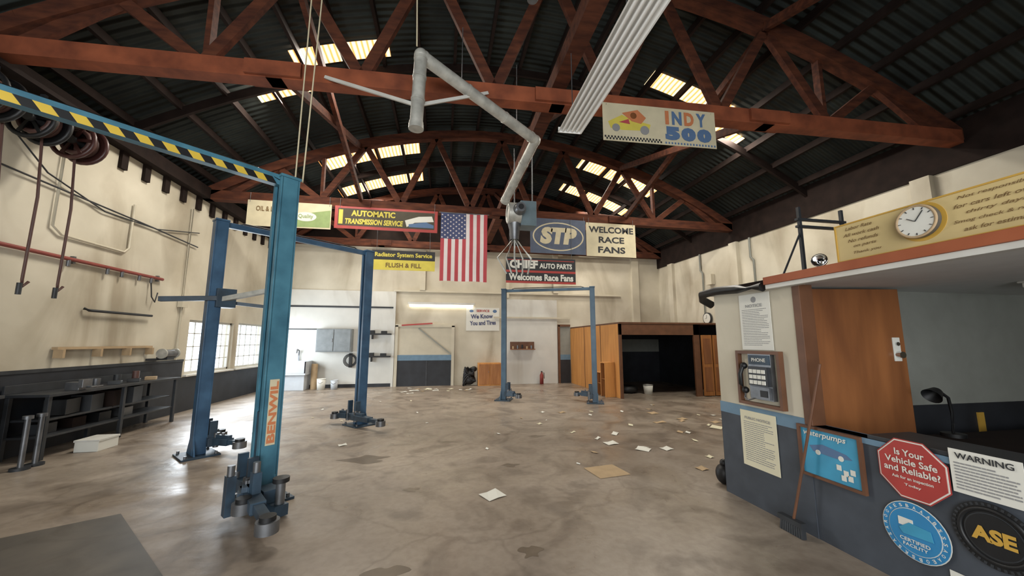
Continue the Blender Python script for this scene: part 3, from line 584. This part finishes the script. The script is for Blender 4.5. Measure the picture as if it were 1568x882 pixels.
for t,y,wd in(('WELCOME',.8,1.4),('RACE',.5,.8),('FANS',.2,.85)): s.text(t,.78,y,wd,.19,INK,2,.03)
cords(s.g,4.1,5.5,5.0,5.2,yb); s.done()
s=Sign('auto_parts_banner',(1.65,yb-.05,3.2),R_); s.base(0,0,2.0,.72,INK,.01); s.rect(0,.0,2.0,.06,RED,1); s.rect(0,.3,2.0,.36,RED,1); s.rect(.02,.36,1.98,.7,INK,1); s.text('CHIEF',.5,.53,.8,.24,PAPER,3,.05); s.text('AUTO PARTS',1.42,.5,.95,.15,PAPER,3,.04); s.text('Welcomes Race Fans',1.0,.17,1.85,.19,PAPER,3,.04); s.rect(.04,.64,1.96,.66,RED,2); cords(s.g,1.75,3.55,3.9,5.1,yb-.03); s.done()
s=Sign('race_checker_banner',(2.24,4.74,4.53),V((1,-.04,0))); s.base(0,0,1.82,.6,CREAMB,.006)
for t,x,c in zip('INDY',(.96,1.12,1.32,1.52),(ORG,BLUT,ORG,BLUT)): s.text(t,x+.06,.44,.16 if t!='I' else .06,.22,c,2,.05)
for k,t in enumerate('500'): s.text(t,1.1+k*.26,.19,.24,.22,BLUT,2,.09)
s.poly([(.08,.3),(.3,.42),(.45,.36),(.75,.3),(.72,.2),(.3,.18),(.12,.2)],YELB,1); s.poly([(.3,.45),(.55,.52),(.68,.4),(.6,.3),(.45,.33)],ORG,2); s.disc(.48,.42,.05,BROWN,3); s.disc(.2,.21,.06,INKG,3); s.disc(.65,.2,.07,INKG,3); s.poly([(.25,.3),(.4,.36),(.42,.28)],REDF,3)
for i in range(36):
    for j in range(2):
        if (i+j)%2: s.rect(.02+i*.025,.02+j*.03,.045+i*.025,.05+j*.03,INK,1)
for i in range(34):
    if i%2: s.rect(.95+i*.025,.02,.975+i*.025,.05,BLUT,1)
s.g.cyl((2.3,4.735,5.1),(2.3,4.83,5.2),.006,STEEL,5); s.g.cyl((4.0,4.67,5.1),(4.0,4.76,5.2),.006,STEEL,5); s.done()

# ------------------------------------------------------------------ ducting and blower
g=G('exhaust_duct'); P0=V((-.38,4.3,4.2)); P1=V((-.35,4.3,5.12)); P2=V((1.38,5.39,4.8)); P3=V((1.05,6.45,4.15))
g.cyl(P0,P1,.078,GALV,18); g.cyl(P1,P2,.078,GALV,18); g.cyl(P2,P3,.078,GALV,18); g.sph(P1,.086,GALV); g.sph(P2,.084,GALV)
for a,b in((P0,P1),(P1,P2),(P2,P3)):
    D=(b-a).normalized()
    for t in(.02,.35,.68,.95): c=a+(b-a)*t; g.cyl(c-D*.015,c+D*.015,.085,GALV,18)
g.cyl(P0-V((0,0,.06)),P0,.09,GALV,18)
for p in(P1+(P2-P1)*.3,P1+(P2-P1)*.8): g.cyl(p,(p.x,p.y,5.9),.006,STEEL,5)
g.beam((-.38,4.3,4.45),(.55,4.88,5.15),.03,.04,WHITE); g.beam((-.38,4.3,4.45),(-1.65,4.96,5.15),.03,.04,WHITE); g.build()
g=G('exhaust_blower'); c=V((1.38,6.65,4.0)); g.box(c+V((.15,.05,.0)),(.3,.35,.48),mat('blower_grey','#6d7f86',.45)); g.cyl(c+V((-.22,-.05,0)),c+V((.0,-.05,0)),.2,GALV,26); g.ring(c+V((-.22,-.05,0)),(1,0,0),.17,.03,GALV); g.cyl(c+V((-.05,-.25,.02)),c+V((-.05,-.38,.02)),.12,STEEL,20,.09); g.cyl(c+V((-.05,-.38,.02)),c+V((-.05,-.4,.02)),.05,BLACK)
g.lathe(c+V((-.1,0,-.15)),(0,0,-1),[(0,.14),(.15,.1),(.35,.08)],STEEL)
g.cyl(c+V((-.1,0,.2)),(c.x-.1,c.y,5.33),.012,STEEL,6); g.cyl(c+V((.25,0,.2)),(c.x+.25,c.y,5.33),.012,STEEL,6)
for k in range(5): g.tube([c+V((-.1,0,-.45)),c+V((-.42+.16*k,.0,-.85)),c+V((-.25+.1*k,0,-1.15))],.018,GALV,6)
g.build(.005)
g=G('fluorescent_light_fixture'); a=V((1.56,4.3,4.3)); b=V((1.45,1.5,4.12)); D,s1,s2=frame(b-a)
if s2.z<0: s2=-s2
def prof(u,v): return s1*u+s2*v
pr=[(-.16,0),(-.12,.07),(.12,.07),(.16,0),(.145,0),(.11,.055),(-.11,.055),(-.145,0)]
vs=[a+prof(*p) for p in pr]+[b+prof(*p) for p in pr]; n=8
g.add(vs,[(i,(i+1)%n,n+(i+1)%n,n+i) for i in range(n)]+[tuple(range(n)),tuple(range(n,2*n))[::-1]],GLASSY)
for u in(-.09,-.03,.03,.09): g.cyl(a+prof(u,.02)-D*-.03,b+prof(u,.02),.018,GLASSY,10)
g.obox(a+s2*.035,s1*.15,s2*.035,D*.006,GLASSY); g.obox((a+b)/2+s2*.095,s1*.05,s2*.03,(b-a)/2,GLASSY)
for t in(.05,.6): p=a+(b-a)*t; g.cyl(p+s2*.1,(p.x,p.y,5.33),.006,STEEL,5)
g.build()
g=G('hanging_rope')
for p,q in(((-1.78,4.6,3.45),(-1.76,4.62,6.6)),((-1.66,4.5,3.45),(-1.6,4.55,6.6)),((-.4,4.25,5.2),(-.45,4.2,7.1))): g.cyl(p,q,.009,CREAMB,6)
g.build()
for p in((1.0,4.0,5.9),(-2.9,3.9,6.0),(-5.2,4.3,5.0)):
    g=G('ceiling_spot_lamp'); c=V(p); g.lathe(c,(.1,-.1,-1),[(-.1,.02),(-.05,.03),(0,.06),(.05,.07),(.05,.06),(.03,0)],STEEL); g.cyl(c+V((0,0,.1)),c+V((0,0,.45)),.01,DGREY,6); g.build()

# ------------------------------------------------------------------ left wall fittings
g=G('hose_reel_rack'); g.b2((-5.85,4.7,4.86),(-5.2,6.6,4.92),DWOOD)
for y,m in((5.05,BLACK),(5.6,BLACK),(6.15,mat('reel_maroon','#4a2b27',.4))):
    c=V((-5.3,y,4.48))
    for dy in(-.1,.1): g.ring(c+V((0,dy,0)),(0,1,0),.26,.03,m,26,8)
    g.cyl(c+V((0,.09,0)),c+V((0,.1,0)),.24,m,26)
    for k in range(4): g.ring(c+V((0,-.06+.04*k,0)),(0,1,0),.17,.03,HOSE,22,6)
    for a in range(3): g.box(c+V((0,-.1,0)),(.48,.02,.04),m,R=Matrix.Rotation(a*math.pi/3,3,'Y'))
    g.cyl(c+V((0,-.15,0)),c+V((0,.13,0)),.06,STEEL,12); g.box(c+V((0,0,.26)),(.06,.04,.26),DGREY)
for y,z in((5.3,2.35),(5.75,2.3),(6.2,2.3)):
    g.tube([(-5.3,y-.1,4.4),(-5.32,y,3.5),(-5.35,y+.02,z+.1),(-5.37,y+.05,z),(-5.35,y+.1,z+.08)],.016,HOSE,8); g.cyl((-5.35,y,z-.1),(-5.35,y,z+.05),.026,DGREY,8)
g.build()
g=G('red_air_pipe'); g.cyl((-5.84,YB+.5,2.9),(-5.84,8.9,2.9),.03,REDP,10)
for y in(6.9,7.6,7.9,8.3,8.6): g.cyl((-5.84,y,2.9),(-5.84,y,2.78),.025,STEEL,8)
for y in(5,7,8.8): g.box((-5.87,y,2.9),(.05,.04,.12),STEEL)
g.tube([(-5.84,8.6,2.8),(-5.8,8.6,2.5),(-5.8,8.7,2.4),(-5.8,8.75,2.6)],.012,DGREY,6)
g.build()
g=G('electrical_conduit')
g.tube([(-5.85,4,4.0),(-5.85,6.0,3.95),(-5.85,8.5,3.9),(-5.85,9.9,3.85)],.014,DGREY,6)
g.tube([(-5.85,5.6,4.7),(-5.85,6.4,4.1),(-5.85,7.4,3.85),(-5.85,8.6,3.9),(-5.85,9.9,4.2)],.012,DGREY,6)
g.tube([(-5.86,6.6,4.7),(-5.86,6.6,3.35),(-5.86,6.75,3.25),(-5.86,7.9,3.25),(-5.86,8.0,3.35),(-5.86,8.0,4.2)],.02,CREAMT,6)
g.tube([(-5.86,9.6,1.2),(-5.86,9.6,4.7)],.025,CREAMT,6); g.box((-5.84,9.6,2.5),(.1,.2,.25),CREAMT); g.build()
g=G('wall_hook_bar'); g.tube([(-5.87,7.3,2.15),(-5.82,7.35,2.12),(-5.82,8.7,2.12)],.025,DGREY,6); g.build()
g=G('wooden_wall_rack'); g.b2((-5.88,6.9,1.48),(-5.8,8.8,1.52),CARD)
for y in(6.95,7.6,8.2,8.75): g.b2((-5.88,y-.02,1.35),(-5.75,y+.02,1.48),CARD)
g.build()
g=G('bench_grinder'); c=V((-5.6,8.95,1.36)); g.cyl(c+V((0,-.15,0)),c+V((0,.15,0)),.08,STEEL,16); g.cyl(c+V((0,-.2,0)),c+V((0,-.17,0)),.1,GALV,20); g.cyl(c+V((0,.17,0)),c+V((0,.2,0)),.1,GALV,20); g.box(c+V((-.05,0,-.1)),(.2,.2,.06),DGREY); g.box((-5.8,8.95,1.24),(.2,.3,.04),DGREY); g.build()
def bench(y0,y1,x1,h,name='steel_workbench'):
    g=G(name); g.b2((-5.85,y0,h-.04),(x1,y1,h),DGREY); g.b2((-5.84,y0+.05,.28),(x1-.05,y1-.05,.31),DGREY)
    for y in(y0+.05,(y0+y1)/2,y1-.05):
        for x in(-5.8,x1-.05): g.b2((x-.025,y-.025,0),(x+.025,y+.025,h-.04),DGREY)
    g.b2((-5.85,y0,h),(-5.82,y1,h+.12),DGREY)
    for k in range(4): g.box((-5.6,y0+.3+k*.45,.38),(.2,.22,.14),[DGREY,DWOOD,BLACK,STEEL][k]); g.box((-5.55,y0+.5+k*.4,.34+.31),(.25,.3,.22+.03*k),[BLACK,DGREY,DWOOD,DGREY][k],.2)
    g.b2((-5.84,y0+.1,.5),(x1-.1,y1-.1,.53),DGREY)
    for k in range(3): g.cyl((-5.62,y0+1.1+k*.4,h),(-5.62,y0+1.1+k*.4,h+.12+.03*k),.05,[STEEL,DGREY,HOSE][k],12); g.box((-5.5,y0+1.3+k*.4,h+.03),(.16,.12,.06),[DGREY,BLACK,CARD][k],.4)
    c=V((x1-.12,y0+.5,h)); g.box(c+V((0,0,.06)),(.18,.12,.12),STEEL); g.box(c+V((.12,0,.1)),(.06,.16,.12),STEEL); g.cyl(c+V((.1,0,.05)),c+V((.28,0,.05)),.015,STEEL); g.cyl(c+V((.27,-.1,.05)),c+V((.27,.1,.05)),.01,STEEL)
    g.build(.004)
bench(6.3,8.9,-5.3,.88); bench(3.2,5.7,-5.25,.95)
g=G('jack_stand')
for y in(5.95,6.12): g.cyl((-5.2,y,.0),(-5.2,y,.62),.028,STEEL,12); g.cyl((-5.2,y,0),(-5.2,y,.03),.09,DGREY,14); g.cyl((-5.2,y,.62),(-5.2,y,.66),.05,STEEL,12)
g.build()
g=G('white_box'); g.b2((-5.25,6.7,0),(-4.95,7.05,.14),PAPER); g.b2((-5.26,6.69,.14),(-4.94,7.06,.17),WHITE); g.build(.004)

# ------------------------------------------------------------------ floor bits
g=G('floor_patch'); g.prism([(-2.93,4.31,0),(-1.86,3.17,0),(-1.7,1.6,0),(-4.6,1.6,0),(-4.2,3.6,0)],(0,0,.004),mat('dark_floor_mat','#5d564d',.5,scale=1.6,col2='#3a3733',grime=2.5)); g.build()
g=G('floor_cardboard'); g.box((2.04,4.55,.006),(.42,.38,.006),CARD,.15); g.build()
g=G('paper_litter')
L=[(.55,4.09,.22,.2,.5),(2.66,5.74,.2,.16,.2),(2.99,5.34,.18,.2,.8),(3.35,5.3,.16,.14,.3),(3.27,4.42,.12,.12,.2),(4.94,7.2,.2,.15,.3),(4.3,7.0,.25,.12,.1),(5.1,6.4,.25,.2,.7),(2.7,8.35,.16,.12,.4),(4.7,7.9,.2,.2,.1),(3.0,6.3,.2,.1,.9),(5.4,6.8,.18,.14,.2),(-1.5,6.4,.12,.1,.4),(-.9,12.9,.3,.2,.2),(-.5,13.2,.25,.15,.9),(-1.2,12.6,.2,.12,.6),(-.2,12.8,.2,.2,.1),(.3,13.1,.18,.15,.5),(1.9,7.3,.1,.08,.5),(4.2,6.2,.12,.1,.8)]
for k in range(14): L.append((random.uniform(-1.5,1.2),random.uniform(12.2,13.6),random.uniform(.08,.25),random.uniform(.06,.15),random.uniform(0,3)))
for k in range(22): L.append((random.uniform(2.2,6.0),random.uniform(4.8,9.0),random.uniform(.05,.16),random.uniform(.04,.1),random.uniform(0,3)))
for k in range(14): L.append((random.uniform(-3,2.2),random.uniform(4.5,11.5),random.uniform(.03,.08),random.uniform(.03,.06),random.uniform(0,3)))
L=[t for t in L if not(t[0]>2.95 and t[1]<3.9) and abs(t[0]-2.04)+abs(t[1]-4.55)>.5]
for x,y,a,b,r in L:
    ca,sa=math.cos(r),math.sin(r); P=lambda u,v,z:(x+u*ca-v*sa,y+u*sa+v*ca,z)
    g.add([P(-a/2,-b/2,.004),P(0,-b/2,.012),P(a/2,-b/2,.006),P(a/2,b/2,.02),P(0,b/2,.006),P(-a/2,b/2,.012)],[(0,1,4,5),(1,2,3,4)],random.choice([PAPER,PAPER,PAPERC,CARD]))
g.build()
g=G('oil_stain')
for x,y,r,st in((-1.0,5.6,.28,.6),(-.35,2.9,.13,.8),(.7,3.0,.08,1),(.1,6.3,.12,.5),(-1.9,8.0,.2,.6),(.9,5.0,.1,.7),(1.6,6.4,.14,.5),(-.3,4.4,.07,.8)):
    pts=[(x+r*(1+.3*math.sin(3*t+x)+.2*math.sin(5*t))*math.cos(t),y+st*r*(1+.25*math.cos(4*t+y))*math.sin(t),.0012) for t in[2*math.pi*i/36 for i in range(36)]]
    g.poly(pts,mat('oil_stain_brown','#6e6152',.35,var=.15,scale=8))
g.build()

# ------------------------------------------------------------------ light
w=bpy.data.worlds.new('sky'); scene.world=w; w.use_nodes=True; bg=w.node_tree.nodes['Background']; bg.inputs[0].default_value=(.80,.90,1,1); bg.inputs[1].default_value=3.2
def area(name,loc,rot,sx,sy,pw,col=(1,1,1)):
    l=bpy.data.lights.new(name,'AREA'); l.shape='RECTANGLE'; l.size=sx; l.size_y=sy; l.energy=pw; l.color=col
    o=bpy.data.objects.new(name,l); o.location=loc; o.rotation_euler=rot; scene.collection.objects.link(o)
area('doorway_daylight',(-1,-3.9,2.3),(math.radians(86),0,0),7.6,3.8,430,(1,.97,.92))
area('window_daylight_1',(XL+.05,11,1.5),(0,math.radians(-90),0),1.2,1.8,120,(.85,.93,1))
area('window_daylight_2',(XL+.05,13,1.5),(0,math.radians(-90),0),1.2,1.5,75,(.85,.93,1))
for (x0,x1,y0,y1) in SK:
    xc=(x0+x1)/2; area('skylight_daylight',(xc,(y0+y1)/2,arc(xc)+.05),(0,0,0),x1-x0,y1-y0,178,(1,.94,.83))

# ------------------------------------------------------------------ camera
cam=bpy.data.cameras.new('camera'); co=bpy.data.objects.new('camera',cam); scene.collection.objects.link(co)
co.location=(0,0,1.6); co.rotation_euler=Euler((math.radians(97.5),0,math.radians(-10.5)))
cam.sensor_width=36; cam.lens=566/1568*36; cam.shift_y=.005; cam.clip_start=.05
scene.camera=co
